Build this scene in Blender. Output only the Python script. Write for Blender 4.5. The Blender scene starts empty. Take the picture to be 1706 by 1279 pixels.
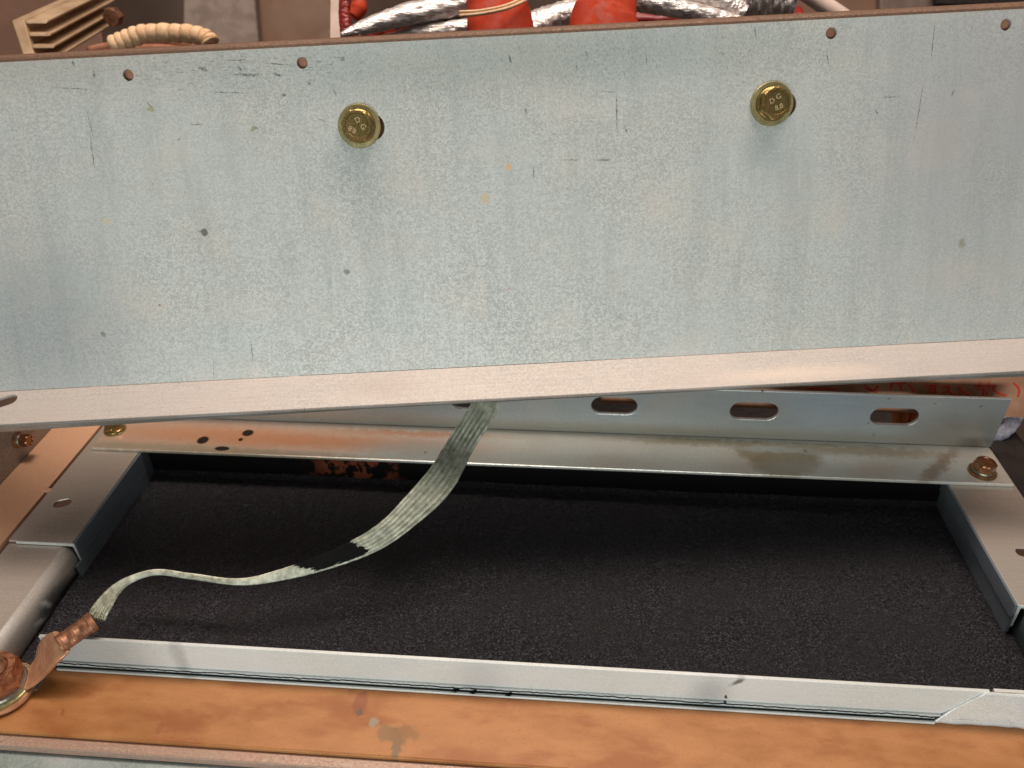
import bpy, bmesh, random
import numpy as np
from math import sin, cos, pi, radians, sqrt, atan2, floor
from mathutils import Vector, Matrix, noise
from mathutils.geometry import delaunay_2d_cdt
random.seed(7)
S = 0.001                      # the script is written in millimetres
sc = bpy.context.scene

# ------------------------------------------------------------------ camera
FPX, CX, CY, H = 1290.0, 853.0, 639.5, 283.0
def _basis(p, y, r):
    p, y, r = radians(p), radians(y), radians(r)
    f = np.array([-sin(y)*cos(p), cos(y)*cos(p), -sin(p)])
    a = np.array([cos(y), sin(y), 0.0]); u = np.cross(a, f)
    return a*cos(r)-u*sin(r), u*cos(r)+a*sin(r), f
RT, UP, FW = _basis(34.7, 5.0, 1.0)
CAM = np.array([0, 0, H])
cam = bpy.data.cameras.new('camera'); camo = bpy.data.objects.new('camera', cam)
sc.collection.objects.link(camo); sc.camera = camo
m = Matrix.Identity(4)
for i in range(3):
    m[i][0] = RT[i]; m[i][1] = UP[i]; m[i][2] = -FW[i]; m[i][3] = CAM[i]*S
camo.matrix_world = m
cam.sensor_fit = 'HORIZONTAL'; cam.sensor_width = 36; cam.lens = FPX/1706*36
cam.clip_start = 0.01; cam.clip_end = 20
cam.dof.use_dof = True; cam.dof.focus_distance = 0.345; cam.dof.aperture_fstop = 13

# ------------------------------------------------------------------ light (indoors: lamps only)
sc.view_settings.view_transform = 'Standard'; sc.view_settings.look = 'None'
sc.view_settings.exposure = 0.0; sc.view_settings.gamma = 1
w = bpy.data.worlds.new('World'); sc.world = w; w.use_nodes = True
w.node_tree.nodes['Background'].inputs[0].default_value = (0.64, 0.63, 0.62, 1)
w.node_tree.nodes['Background'].inputs[1].default_value = 0.22
def area(name, loc, target, sx, sy, power, col):
    l = bpy.data.lights.new(name, 'AREA'); l.shape = 'RECTANGLE'; l.size = sx*S; l.size_y = sy*S
    l.energy = power; l.color = col
    o = bpy.data.objects.new(name, l); sc.collection.objects.link(o)
    o.location = Vector(loc)*S
    o.rotation_euler = (Vector(target)-Vector(loc)).to_track_quat('-Z', 'Y').to_euler()
area('ceiling_lamp', (30, 428, 1130), (0, 240, 0), 1100, 180, 13.2, (1.0, 0.83, 0.72))
area('front_fill_light', (-60, -850, 70), (0, 260, 90), 800, 220, 8.2, (0.97, 1.0, 0.97))  # cool frontal fill added to light the cover and upright faces
area('rear_room_lamp', (-100, 640, 1500), (0, 800, 100), 500, 160, 3.0, (1.0, 0.86, 0.74))

# ------------------------------------------------------------------ projection helpers (a picture ray meets a real plane)
def ray(u, v): return FW + RT*(u-CX)/FPX - UP*(v-CY)/FPX
def onz(u, v, z):
    d = ray(u, v); return CAM + d*(z-H)/d[2]
def onp(u, v, o, n):
    d = ray(u, v); return CAM + d*(np.dot(np.array(o)-CAM, n)/np.dot(d, n))
def dep(u, v, d): return CAM + ray(u, v)*d
V = lambda *a: np.array(a, float)

# ------------------------------------------------------------------ objects
WLOC = {}
def tag(o, label=None, cat=None, group=None, kind=None):
    if label: o['label'] = label
    if cat: o['category'] = cat
    if group: o['group'] = group
    if kind: o['kind'] = kind
    return o
def empty(name, loc, label, cat, group=None, mat=None):
    o = bpy.data.objects.new(name, None); sc.collection.objects.link(o)
    o.empty_display_size = 0.01
    if mat is not None: o.matrix_world = mat
    else:
        o.location = Vector([float(c) for c in loc])*S
        WLOC[o.name] = np.array(loc, float)
    return tag(o, label, cat, group)
def M(name, verts, faces, mat, parent=None, uvs=None, smooth=False, local=False, origin=None, bevel=0, label=None, kind=None):
    base = np.zeros(3)
    if parent is not None and not local: base = WLOC.get(parent.name, np.zeros(3))
    if parent is None and origin is not None: base = np.array(origin, float)
    me = bpy.data.meshes.new(name)
    vv = (np.array(verts, float)-base)*S
    me.from_pydata([tuple(x) for x in vv], [], [tuple(int(i) for i in f) for f in faces])
    if uvs is not None:
        lay = me.uv_layers.new(name='UVMap')
        for L in me.loops: lay.data[L.index].uv = uvs[L.vertex_index]
    me.materials.append(mat)
    if smooth: me.shade_smooth()
    o = bpy.data.objects.new(name, me); sc.collection.objects.link(o)
    if parent is not None:
        o.parent = parent
        if not local: WLOC[o.name] = base
    elif origin is not None: o.location = Vector([float(c) for c in base])*S; WLOC[o.name] = base
    else: WLOC[o.name] = np.zeros(3)
    if bevel:
        b = o.modifiers.new('bevel', 'BEVEL'); b.width = bevel*S; b.segments = 2; b.limit_method = 'ANGLE'; b.angle_limit = radians(40)
    if label: o['label'] = label
    if kind: o['kind'] = kind
    return o
def stadium(cx, cy, hl, r, ang=0, n=12):
    pts = []
    for k in range(n+1): t = -pi/2+pi*k/n; pts.append((hl+r*cos(t), r*sin(t)))
    for k in range(n+1): t = pi/2+pi*k/n; pts.append((-hl+r*cos(t), r*sin(t)))
    c, s = cos(ang), sin(ang)
    if hl == 0: pts = [(r*cos(2*pi*k/24), r*sin(2*pi*k/24)) for k in range(24)]
    return [(cx+x*c-y*s, cy+x*s+y*c) for x, y in pts]
def inside(p, poly):
    x, y = p; r = False; n = len(poly)
    for i in range(n):
        x1, y1 = poly[i]; x2, y2 = poly[i-1]
        if (y1 > y) != (y2 > y) and x < (x2-x1)*(y-y1)/(y2-y1)+x1: r = not r
    return r
def sheet(name, o, ux, uy, outline, holes, t, mat, parent=None, bevel=0, uvoff=(0, 0), **kw):
    """a sheet with real holes; its seen face lies in the plane o,ux,uy and the thickness goes behind it"""
    o, ux, uy = map(lambda a: np.array(a, float), (o, ux, uy))
    n = np.cross(ux, uy); n /= np.linalg.norm(n)
    loops = [outline]+holes; pts = []; ed = []
    for lp in loops:
        b = len(pts); pts += [Vector(p) for p in lp]
        ed += [(b+i, b+(i+1) % len(lp)) for i in range(len(lp))]
    vs, _, fs, _, _, _ = delaunay_2d_cdt(pts, ed, [], 0, 1e-4)
    keep = []
    for f in fs:
        c = sum((vs[i] for i in f), Vector((0, 0)))/len(f)
        if inside(c, outline) and not any(inside(c, h) for h in holes):
            a, b2, d = vs[f[0]], vs[f[1]], vs[f[2]]
            if (b2-a).cross(d-a) < 0: f = f[::-1]
            keep.append(list(f))
    N = len(vs)
    V3 = [o+ux*v.x+uy*v.y for v in vs]; V3 += [p-n*t for p in V3]
    cnt = {}
    for f in keep:
        for i in range(len(f)):
            a, b = f[i], f[(i+1) % len(f)]; cnt[(a, b)] = 1
    faces = list(keep)+[[i+N for i in f[::-1]] for f in keep]
    for a, b in cnt:
        if (b, a) not in cnt: faces.append([b, a, a+N, b+N])
    uvs = [(v.x+uvoff[0], v.y+uvoff[1]) for v in vs]*2
    return M(name, V3, faces, mat, parent, uvs=uvs, bevel=bevel, **kw)
def rect(a0, b0, a1, b1): return [(a0, b0), (a1, b0), (a1, b1), (a0, b1)]
def box(name, p0, p1, mat, parent=None, bevel=0, **kw):
    x0, y0, z0 = p0; x1, y1, z1 = p1
    v = [(x, y, z) for x in (x0, x1) for y in (y0, y1) for z in (z0, z1)]
    f = [(0, 1, 3, 2), (4, 6, 7, 5), (0, 4, 5, 1), (2, 3, 7, 6), (0, 2, 6, 4), (1, 5, 7, 3)]
    return M(name, v, f, mat, parent, bevel=bevel, **kw)
def prism(name, poly, ext, mat, parent=None, bevel=0, **kw):
    """polygon of 3D points moved along ext"""
    n = len(poly); e = np.array(ext, float)
    v = [np.array(p, float) for p in poly]; v += [p+e for p in v]
    f = [list(range(n))[::-1], list(range(n, 2*n))]+[[i, (i+1) % n, (i+1) % n+n, i+n] for i in range(n)]
    nn = np.cross(v[1]-v[0], v[2]-v[1])
    if np.dot(nn, e) < 0: f = [x[::-1] for x in f]
    return M(name, v, f, mat, parent, bevel=bevel, **kw)
def spline(P, n):
    P = [np.array(p, float) for p in P]; P = [2*P[0]-P[1]]+P+[2*P[-1]-P[-2]]; out = []
    segs = len(P)-3
    for k in range(n):
        t = k/(n-1)*segs; i = min(int(t), segs-1); t -= i
        a, b, c, d = P[i:i+4]
        out.append(0.5*((2*b)+(-a+c)*t+(2*a-5*b+4*c-d)*t*t+(-a+3*b-3*c+d)*t**3))
    return np.array(out)
def frames(path):
    T = np.gradient(path, axis=0); T /= np.linalg.norm(T, axis=1)[:, None]
    up = np.array([0, 0, 1.]); N = []
    a = up-T[0]*np.dot(up, T[0])
    if np.linalg.norm(a) < .1: a = np.array([0, 1., 0])-T[0]*T[0][1]
    a /= np.linalg.norm(a)
    for t in T:
        a = a-t*np.dot(a, t); a /= np.linalg.norm(a); N.append(a)
    N = np.array(N); return T, N, np.cross(T, N)
def tube_geo(path, rad, n=16, sq=1.0, rfun=None, cap=True):
    path = np.array(path); T, N, B = frames(path); vs = []; fs = []
    L = len(path); rad = np.broadcast_to(rad, (L,))
    for i in range(L):
        for k in range(n):
            a = 2*pi*k/n; r = rad[i]*(rfun(i, a) if rfun else 1)
            vs.append(path[i]+N[i]*cos(a)*r*sq+B[i]*sin(a)*r)
    for i in range(L-1):
        for k in range(n):
            fs.append((i*n+k, i*n+(k+1) % n, (i+1)*n+(k+1) % n, (i+1)*n+k))
    if cap: fs.append(tuple(range(n))[::-1]); fs.append(tuple(range((L-1)*n, L*n)))
    return vs, fs
def tube(name, path, rad, mat, parent=None, n=16, smooth=True, **kw):
    g = {k: kw.pop(k) for k in ('sq', 'rfun', 'cap') if k in kw}
    vs, fs = tube_geo(path, rad, n, **g)
    return M(name, vs, fs, mat, parent, smooth=smooth, **kw)
def join_geo(gs):
    V_, F_ = [], []
    for v, f in gs:
        b = len(V_); V_ += list(v); F_ += [tuple(i+b for i in x) for x in f]
    return V_, F_

# ------------------------------------------------------------------ materials
def lin(c):
    return tuple(((x/255)/12.92 if x <= 10 else (((x/255)+.055)/1.055)**2.4) for x in c)+(1,)
class Mat:
    def __init__(s, name, rough=.5, metal=0, spec=.5, uv=False):
        s.m = bpy.data.materials.new(name); s.m.use_nodes = True; s.t = s.m.node_tree; s.n = s.t.nodes
        s.b = s.n['Principled BSDF']; s.b.inputs['Roughness'].default_value = rough
        s.b.inputs['Metallic'].default_value = metal; s.b.inputs['Specular IOR Level'].default_value = spec
        tc = s.n.new('ShaderNodeTexCoord')
        if uv: s.vec = tc.outputs['UV']
        else:
            vm = s.n.new('ShaderNodeVectorMath'); vm.operation = 'SCALE'; vm.inputs['Scale'].default_value = 1000
            s.t.links.new(tc.outputs['Object'], vm.inputs[0]); s.vec = vm.outputs[0]
        s.raw = s.vec
    def L(s, a, b): s.t.links.new(a, b)
    def map(s, sx, sy, sz, rot=0, off=(0, 0, 0)):
        k = s.n.new('ShaderNodeMapping'); k.inputs['Scale'].default_value = (sx, sy, sz); k.inputs['Rotation'].default_value = (0, 0, rot)
        k.inputs['Location'].default_value = off; s.L(s.raw, k.inputs[0]); return k.outputs[0]
    def noise(s, scale, detail=3, rough=.5, vec=None, dist=0):
        k = s.n.new('ShaderNodeTexNoise'); k.inputs['Scale'].default_value = scale; k.inputs['Detail'].default_value = detail
        k.inputs['Roughness'].default_value = rough; k.inputs['Distortion'].default_value = dist
        s.L(vec or s.vec, k.inputs['Vector']); return k.outputs['Fac']
    def voro(s, scale, out='Color', vec=None, feature='F1'):
        k = s.n.new('ShaderNodeTexVoronoi'); k.feature = feature; k.inputs['Scale'].default_value = scale
        s.L(vec or s.vec, k.inputs['Vector'])
        if out == 'Color':
            h = s.n.new('ShaderNodeSeparateColor'); s.L(k.outputs['Color'], h.inputs[0]); return h.outputs[0]
        return k.outputs[out]
    def ramp(s, f, lo, hi, a=0., b=1., smooth=True):
        k = s.n.new('ShaderNodeMapRange'); k.interpolation_type = 'SMOOTHSTEP' if smooth else 'LINEAR'
        k.inputs[1].default_value = lo; k.inputs[2].default_value = hi; k.inputs[3].default_value = a; k.inputs[4].default_value = b
        s.L(f, k.inputs[0]); return k.outputs[0]
    def math(s, op, a, b):
        k = s.n.new('ShaderNodeMath'); k.operation = op
        for i, x in enumerate((a, b)):
            if isinstance(x, (int, float)): k.inputs[i].default_value = x
            else: s.L(x, k.inputs[i])
        return k.outputs[0]
    def mix(s, f, a, b):
        k = s.n.new('ShaderNodeMix'); k.data_type = 'RGBA'
        if isinstance(f, (int, float)): k.inputs[0].default_value = f
        else: s.L(f, k.inputs[0])
        for i, x in ((6, a), (7, b)):
            if isinstance(x, tuple): k.inputs[i].default_value = lin(x) if len(x) == 3 else x
            else: s.L(x, k.inputs[i])
        return k.outputs[2]
    def mark(s, cx, cy, hl, hw, ang=0, soft=.4):
        k = s.n.new('ShaderNodeMapping'); k.vector_type = 'TEXTURE'
        k.inputs['Location'].default_value = (cx, cy, 0); k.inputs['Rotation'].default_value = (0, 0, ang); k.inputs['Scale'].default_value = (hl, hw, 1e6)
        s.L(s.vec, k.inputs[0])
        l = s.n.new('ShaderNodeVectorMath'); l.operation = 'LENGTH'; s.L(k.outputs[0], l.inputs[0])
        return s.ramp(l.outputs['Value'], 1+soft, 1-soft)
    def warp(s, scale, amt, detail=2):
        k = s.n.new('ShaderNodeTexNoise'); k.inputs['Scale'].default_value = scale; k.inputs['Detail'].default_value = detail; s.L(s.raw, k.inputs['Vector'])
        a = s.n.new('ShaderNodeVectorMath'); a.operation = 'SUBTRACT'; a.inputs[1].default_value = (.5, .5, .5); s.L(k.outputs['Color'], a.inputs[0])
        b = s.n.new('ShaderNodeVectorMath'); b.operation = 'SCALE'; b.inputs['Scale'].default_value = amt; s.L(a.outputs[0], b.inputs[0])
        c = s.n.new('ShaderNodeVectorMath'); s.L(b.outputs[0], c.inputs[1]); s.L(s.raw, c.inputs[0]); s.vec = c.outputs[0]
    def col(s, c):
        if isinstance(c, tuple): s.b.inputs['Base Color'].default_value = lin(c)
        else: s.L(c, s.b.inputs['Base Color'])
        return s
    def rough(s, f): s.L(f, s.b.inputs['Roughness']); return s
    def bump(s, h, dist=.1, strength=.5):
        k = s.n.new('ShaderNodeBump'); k.inputs['Distance'].default_value = dist*S; k.inputs['Strength'].default_value = strength
        s.L(h, k.inputs['Height']); s.L(k.outputs[0], s.b.inputs['Normal']); return s

def simple(name, c1, c2, rough=.5, metal=0, scale=.2, bump=0, spec=.5):
    a = Mat(name, rough, metal, spec); f = a.ramp(a.noise(scale, 5, .6), .32, .68)
    a.col(a.mix(f, c1, c2)); a.rough(a.ramp(a.noise(scale*2.3, 3), .3, .7, rough*.8, min(1, rough*1.25)))
    if bump: a.bump(a.noise(scale*6, 4, .6), bump)
    return a.m
def galv(name, c1=(150, 158, 158), c2=(196, 206, 204), metal=.35, rough=.5, stains_and_tones=(), marks=(), brush=0, spk=1, uv=True, tint=((184, 194, 200), (196, 188, 180)), rusty=0, warpamt=1.0, extra=None):
    a = Mat(name, rough, metal, .5, uv=uv)
    f = a.noise(1.7, 4, .7); sp = a.voro(1.3); f2 = a.math('ADD', a.math('MULTIPLY', f, .75), a.math('MULTIPLY', sp, .25))
    c = a.mix(a.ramp(f2, .25, .75), c1, c2)
    big = a.noise(.018, 3, .55)
    c = a.mix(a.ramp(big, .35, .65, 0, .45), c, tint[0]); c = a.mix(a.ramp(a.noise(.03, 2, .5, a.map(1, 1, 1, 0, (90, 20, 0))), .5, .8, 0, .5), c, tint[1])
    if brush:
        br = a.noise(1, 3, .6, a.map(.03, 2.2, 2.2)); c = a.mix(a.ramp(br, .3, .7, 0, brush), c, tuple(int(x*.72) for x in c2))
    # small dark specks, everywhere but sparse
    s1 = a.ramp(a.noise(1.3, 2, .6, a.map(1, .45, 1, 0, (11, 5, 0))), .69, .75, 0, .55*spk); c = a.mix(s1, c, (70, 78, 78))
    s2 = a.ramp(a.noise(.35, 3, .6, a.map(1, 1, 1, 0, (40, 80, 3))), .70, .74, 0, .35*spk); c = a.mix(s2, c, (96, 98, 86))
    hs = a.noise(1, 3, .6, a.map(.16, 1.6, 1)); s3 = a.ramp(hs, .68, .74, 0, .30*spk); c = a.mix(s3, c, (84, 92, 92))
    if extra: c = extra(a, c)
    if stains_and_tones or marks:
        a.warp(.25, warpamt*4, 3)
        for (cx, cy, hl, hw, ang, soft, colr, op) in stains_and_tones:
            wv = a.vec
            if op == .97: a.vec = a.raw
            c = a.mix(a.math('MULTIPLY', a.mark(cx, cy, hl, hw, ang, soft), op), c, colr); a.vec = wv
        a.vec = a.raw; a.warp(1.1, .9, 2)
        acc = None
        for (cx, cy, hl, hw, ang) in marks:
            k = a.mark(cx, cy, hl, hw, ang, .5); acc = k if acc is None else a.math('MAXIMUM', acc, k)
        if acc is not None:
            br = a.ramp(a.noise(.8, 2, .6, a.raw), .40, .60, .3, .85)
            c = a.mix(a.math('MULTIPLY', acc, br), c, (58, 64, 62))
        a.vec = a.raw
    a.col(c); a.rough(a.ramp(f2, .3, .7, rough*1.15, rough*.8)); a.bump(f2, .06, .35)
    return a.m

def yzinc(name, a1=(146, 128, 78), a2=(164, 134, 88)):
    a = Mat(name, .3, .9); f = a.noise(.22, 3, .6); c = a.mix(a.ramp(f, .38, .62), a1, a2)
    c = a.mix(a.ramp(a.noise(.3, 2, .5, a.map(1, 1, 1, 0, (7, 3, 1))), .52, .7, 0, .4), c, (124, 124, 72))
    a.col(c); a.rough(a.ramp(a.noise(2, 3), .3, .7, .2, .38)); a.bump(a.noise(2.5, 3), .03, .3); return a.m
M_zinc = yzinc('yellow_zinc'); M_zincred = yzinc('coppery_zinc', (142, 98, 72), (166, 122, 88))
M_copper = simple('copper', (176, 130, 98), (204, 156, 122), .38, .55, .12, .01)
M_oldcopper = simple('dull_copper', (112, 76, 56), (160, 112, 82), .45, .5, .3, .03)
M_tin = simple('tinned_copper_wire', (150, 154, 138), (198, 203, 186), .4, .6, .3, 0)
M_black = simple('black_paste', (8, 8, 9), (16, 16, 17), .8, 0, .8, .2, .2)
M_dark = simple('dark_recess', (18, 14, 13), (34, 24, 20), .8, 0, .1)

# ------------------------------------------------------------------ the room behind
M_brown = simple('brown_wall_paint', (98, 80, 70), (114, 94, 82), .7, 0, .01)
box('wall', (-1500, 1150, -600), (1500, 1190, 1100), M_brown, kind='structure')
box('floor', (-1500, -900, -640), (1500, 1190, -600), simple('floor_paint', (86, 62, 50), (104, 76, 60), .7, 0, .02), kind='structure')

# ================================================================== the big galvanised cover
ph = radians(3.0)
uX = RT*cos(ph)+UP*sin(ph); up_ = UP*cos(ph)-RT*sin(ph)
uY = up_*cos(radians(14.7))-FW*sin(radians(14.7)); nP = np.cross(uX, uY)
PO = dep(853, 607, 362.0)
def pl(u, v):
    q = onp(u, v, PO, nP)-PO; return float(np.dot(q, uX)), float(np.dot(q, uY))
top_b = pl(853, 59)[1]
def mk(*L):
    out = []
    for (u0, v0, u1, v1, wpx) in L:
        a, b = pl(u0, v0), pl(u1, v1)
        out.append(((a[0]+b[0])/2, (a[1]+b[1])/2, max(sqrt((a[0]-b[0])**2+(a[1]-b[1])**2)/2, .3), wpx*.095, atan2(b[1]-a[1], b[0]-a[0])))
    return out
marks = mk((95, 146, 145, 148, 2), (145, 185, 155, 225, 2), (150, 225, 158, 285, 2), (345, 153, 413, 155, 2), (390, 124, 432, 125, 6), (372, 100, 412, 100, 2),
           (395, 110, 402, 118, 5), (330, 112, 345, 118, 7), (440, 105, 484, 108, 2), (318, 207, 336, 207, 3), (455, 122, 470, 127, 4), (468, 158, 476, 158, 7),
           (245, 170, 252, 178, 3), (298, 231, 299, 232, 8), (1027, 150, 1028, 222, 3), (1041, 210, 1045, 222, 3), (1000, 152, 1028, 153, 2), (940, 266, 965, 266, 2), (996, 267, 1016, 266, 5),
           (1257, 45, 1260, 62, 3), (1558, 35, 1551, 100, 2), (1538, 140, 1525, 222, 2), (1524, 225, 1521, 240, 1.5), (1378, 92, 1380, 105, 3), (1470, 162, 1500, 161, 2),
           (848, 92, 852, 106, 5), (875, 180, 877, 190, 4), (888, 275, 890, 298, 3), (528, 197, 540, 202, 2), (556, 148, 560, 158, 6), (512, 112, 522, 113, 2), (120, 102, 124, 110, 5), (156, 118, 158, 128, 5),
           (512, 136, 518, 140, 6), (1200, 85, 1206, 92, 3), (960, 108, 962, 116, 4), (976, 85, 979, 95, 3), (1076, 90, 1078, 110, 2), (418, 566, 421, 600, 2), (355, 600, 357, 640, 1.5), (1458, 180, 1462, 190, 4), (1590, 150, 1586, 160, 4))
def blob(u, v, rx, ry, c, op, soft=.4):
    a = pl(u, v); return (a[0], a[1], rx*.25, ry*.25, 0, soft, c, op)
stains_and_tones = [blob(252, 182, 7, 6, (150, 152, 110), .8), blob(424, 214, 4, 4, (120, 140, 90), .8), blob(339, 386, 7, 7, (92, 92, 88), .9, .25), blob(578, 453, 5, 5, (96, 98, 96), .7),
          blob(848, 280, 5, 4, (214, 170, 120), .8), blob(808, 330, 9, 9, (200, 176, 140), .6), blob(1603, 405, 7, 9, (140, 140, 112), .8, .5), blob(570, 98, 5, 3, (110, 120, 110), .8),
          blob(172, 556, 6, 5, (96, 96, 92), .7), blob(178, 368, 7, 8, (200, 184, 150), .5), blob(266, 508, 3, 2, (160, 90, 60), .8), blob(848, 480, 4, 3, (180, 130, 110), .6),
          blob(30, 80, 300, 60, (150, 140, 130), .35, .9), blob(1640, 200, 190, 260, (150, 150, 154), .45, .9), blob(880, 95, 420, 46, (120, 140, 136), .4, .9), blob(60, 560, 150, 150, (120, 128, 134), .5, .9)]  # broad soft patches, darker at the sides, lower left and upper band
def plate_extra(a, c):
    # patchy darker oxide grain, denser along the upper part of the sheet
    g = a.ramp(a.noise(1.1, 4, .75, a.map(1.2, .8, 1, 0, (5, 50, 0))), .52, .66)
    rg = a.mark(pl(1000, 130)[0], pl(1000, 130)[1], 230, 22, 0, .9); pt = a.ramp(a.noise(.05, 3, .6, a.map(1, 1, 1, 0, (8, 8, 8))), .4, .6, .25, 1)
    c = a.mix(a.math('MULTIPLY', a.math('MULTIPLY', g, a.math('ADD', a.math('MULTIPLY', rg, .55), .12)), pt), c, (112, 126, 120))
    c = a.mix(a.math('MULTIPLY', a.ramp(a.noise(.02, 4, .6, a.map(1, 2.5, 1, 0, (1, 3, 8))), .5, .72), .2), c, (216, 206, 196))
    c = a.mix(a.math('MULTIPLY', a.ramp(a.noise(1, 4, .65, a.map(.09, .008, 1, 0, (4, 3, 8))), .46, .7), .28), c, (150, 160, 158))
    c = a.mix(a.math('MULTIPLY', a.ramp(a.noise(1, 4, .65, a.map(.5, .03, 1, 0, (9, 3, 8))), .55, .7), .14), c, (226, 228, 222))
    # scuffs gathered near the upper edge and on the left
    h = a.ramp(a.noise(1, 3, .65, a.map(.22, 1.9, 1, 0, (3, 9, 0))), .58, .66)
    reg = a.mark(pl(400, 105)[0], pl(400, 105)[1], 60, 10, 0, .9)
    c = a.mix(a.math('MULTIPLY', a.math('MULTIPLY', h, reg), .8), c, (70, 76, 72))
    h2 = a.ramp(a.noise(1, 3, .65, a.map(1.9, .5, 1, 0, (3, 9, 0))), .56, .66)
    reg2 = a.mark(pl(900, 100)[0], pl(900, 100)[1], 150, 14, 0, .9)
    c = a.mix(a.math('MULTIPLY', a.math('MULTIPLY', h2, reg2), .6), c, (92, 104, 100)); return c
M_plate = galv('galvanised_cover', (158, 164, 161), (204, 209, 205), .15, .6, stains_and_tones, marks, brush=.12, tint=((186, 196, 194), (204, 196, 186)), extra=plate_extra)
AX0, AX1 = -262, 262
cover = empty('galvanised_cover', PO, 'large galvanised sheet cover leaning over the black filled pit, bent flange below', 'cover')
holes = []
for (u, v) in ((213.5, 125), (503.5, 104.5), (1385, 55), (1676, 41)):
    a = pl(u, v); holes.append(stadium(a[0], a[1], 0, 2.35))
BOLTS = [(598, 209, 20), (1284, 172, -6)]
for (u, v, _) in BOLTS:
    a = pl(u+9, v+3); holes.append(stadium(a[0], a[1], 3.2, 5.6))
sheet('face', PO, uX, uY, rect(AX0, 0, AX1, top_b), holes, 1.5, M_plate, cover)
# rounded upper edge with a short lip bent away from the camera
prof = [(0, 0), (.05, 1.0), (-.35, 1.9), (-1.2, 2.6), (-9, 4.4), (-9, 3.0), (-1.6, 1.0), (-1.5, 0)]
def sweep(name, o, ux, prof, axes, a0, a1, mat, parent, n=2, **kw):
    vs = []; fs = []; uvs = []; P = len(prof)
    for i in range(n):
        a = a0+(a1-a0)*i/(n-1); acc = 0
        for j, (p, q) in enumerate(prof):
            if j: acc += sqrt((p-prof[j-1][0])**2+(q-prof[j-1][1])**2)
            vs.append(np.array(o)+ux*a+axes[0]*p+axes[1]*q); uvs.append((a, acc))
    for i in range(n-1):
        for j in range(P):
            fs.append((i*P+j, (i+1)*P+j, (i+1)*P+(j+1) % P, i*P+(j+1) % P))
    fs.append(tuple(range(P))); fs.append(tuple(range((n-1)*P, n*P))[::-1])
    return M(name, vs, fs, mat, parent, uvs=uvs, **kw)
M_edge = galv('brown_edge', (92, 68, 54), (140, 108, 84), .2, .6, brush=.6, tint=((116, 80, 62), (96, 72, 58)))  # edge coloured darker and browner than the face
sweep('top_edge', PO+uY*top_b, uX, [(-a, b) for a, b in [(x[0]*-1, x[1]) for x in prof]], (nP, uY), AX0, AX1, M_edge, cover)
# lower flange: bent towards the camera, nearly level
hor = np.cross(uX, V(0, 0, 1)); hor /= np.linalg.norm(hor)
fdir = hor - np.dot(hor, uX)*uX; fdir /= np.linalg.norm(fdir)
fdir = fdir*cos(radians(10)) + np.cross(uX, fdir)*sin(radians(10))*(-1 if np.cross(uX, fdir)[2] > 0 else 1)
nF = np.cross(uX, -fdir)   # faces up when ux x uy with uy = -fdir
if nF[2] < 0: nF = -nF
def fl(u, v):
    q = onp(u, v, PO, nF)-PO; return float(np.dot(q, uX)), float(np.dot(q, fdir))
flen = fl(853, 662)[1]
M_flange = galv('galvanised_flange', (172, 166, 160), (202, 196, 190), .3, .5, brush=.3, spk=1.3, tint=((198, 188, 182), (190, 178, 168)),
                stains_and_tones=[(-60, 12, 14, 6, 0, .9, (150, 140, 124), .25), (130, 6, 30, 4, 0, .9, (222, 206, 190), .5)])
FO = PO+fdir*flen
sl = fl(-4, 672)
sheet('flange', FO, uX, -fdir, rect(AX0, 0, AX1, flen-.3), [stadium(sl[0], flen-sl[1], 5.0, 3.4, radians(25))], 1.5, M_flange, cover)
# turned-down lip under the flange
dn = -np.cross(uX, -fdir)
if dn[2] > 0: dn = -dn
lipv = []; n = 60; hs = lambda a: 1.7+ 2.6*max(0, min(1, (-a-60)/170.)) + 1.6*max(0, (a-110)/140.)
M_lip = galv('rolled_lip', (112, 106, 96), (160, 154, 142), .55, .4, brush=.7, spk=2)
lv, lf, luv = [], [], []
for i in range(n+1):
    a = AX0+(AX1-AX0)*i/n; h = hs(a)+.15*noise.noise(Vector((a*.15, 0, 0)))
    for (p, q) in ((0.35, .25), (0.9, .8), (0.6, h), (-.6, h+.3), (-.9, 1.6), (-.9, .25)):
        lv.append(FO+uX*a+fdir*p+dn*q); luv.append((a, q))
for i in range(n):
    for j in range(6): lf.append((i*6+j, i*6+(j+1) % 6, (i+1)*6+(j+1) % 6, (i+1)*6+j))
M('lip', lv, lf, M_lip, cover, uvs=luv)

# brown steel bar behind the cover that the bolts go into
M_bar = simple('brown_steel', (92, 48, 36), (120, 66, 48), .6, .1, .08)
bar = empty('mounting_bar', PO+uY*100-nP*20, 'reddish brown steel bar seen through the holes behind the cover', 'bar')
bb = [pl(853, 205)[1]-14, pl(853, 205)[1]+14]
prism('rail', [PO+uX*AX0+uY*bb[0]-nP*2.6, PO+uX*AX1+uY*bb[0]-nP*2.6, PO+uX*AX1+uY*bb[1]-nP*2.6, PO+uX*AX0+uY*bb[1]-nP*2.6], -nP*4, M_bar, bar)
b2 = [top_b-30, top_b-3.0]
prism('backing_strip', [PO+uX*AX0+uY*b2[0]-nP*2.4, PO+uX*AX1+uY*b2[0]-nP*2.4, PO+uX*AX1+uY*b2[1]-nP*2.4, PO+uX*AX0+uY*b2[1]-nP*2.4], -nP*2, simple('brown_strip', (150, 106, 84), (176, 128, 102), .6, 0, .1), bar)

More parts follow.
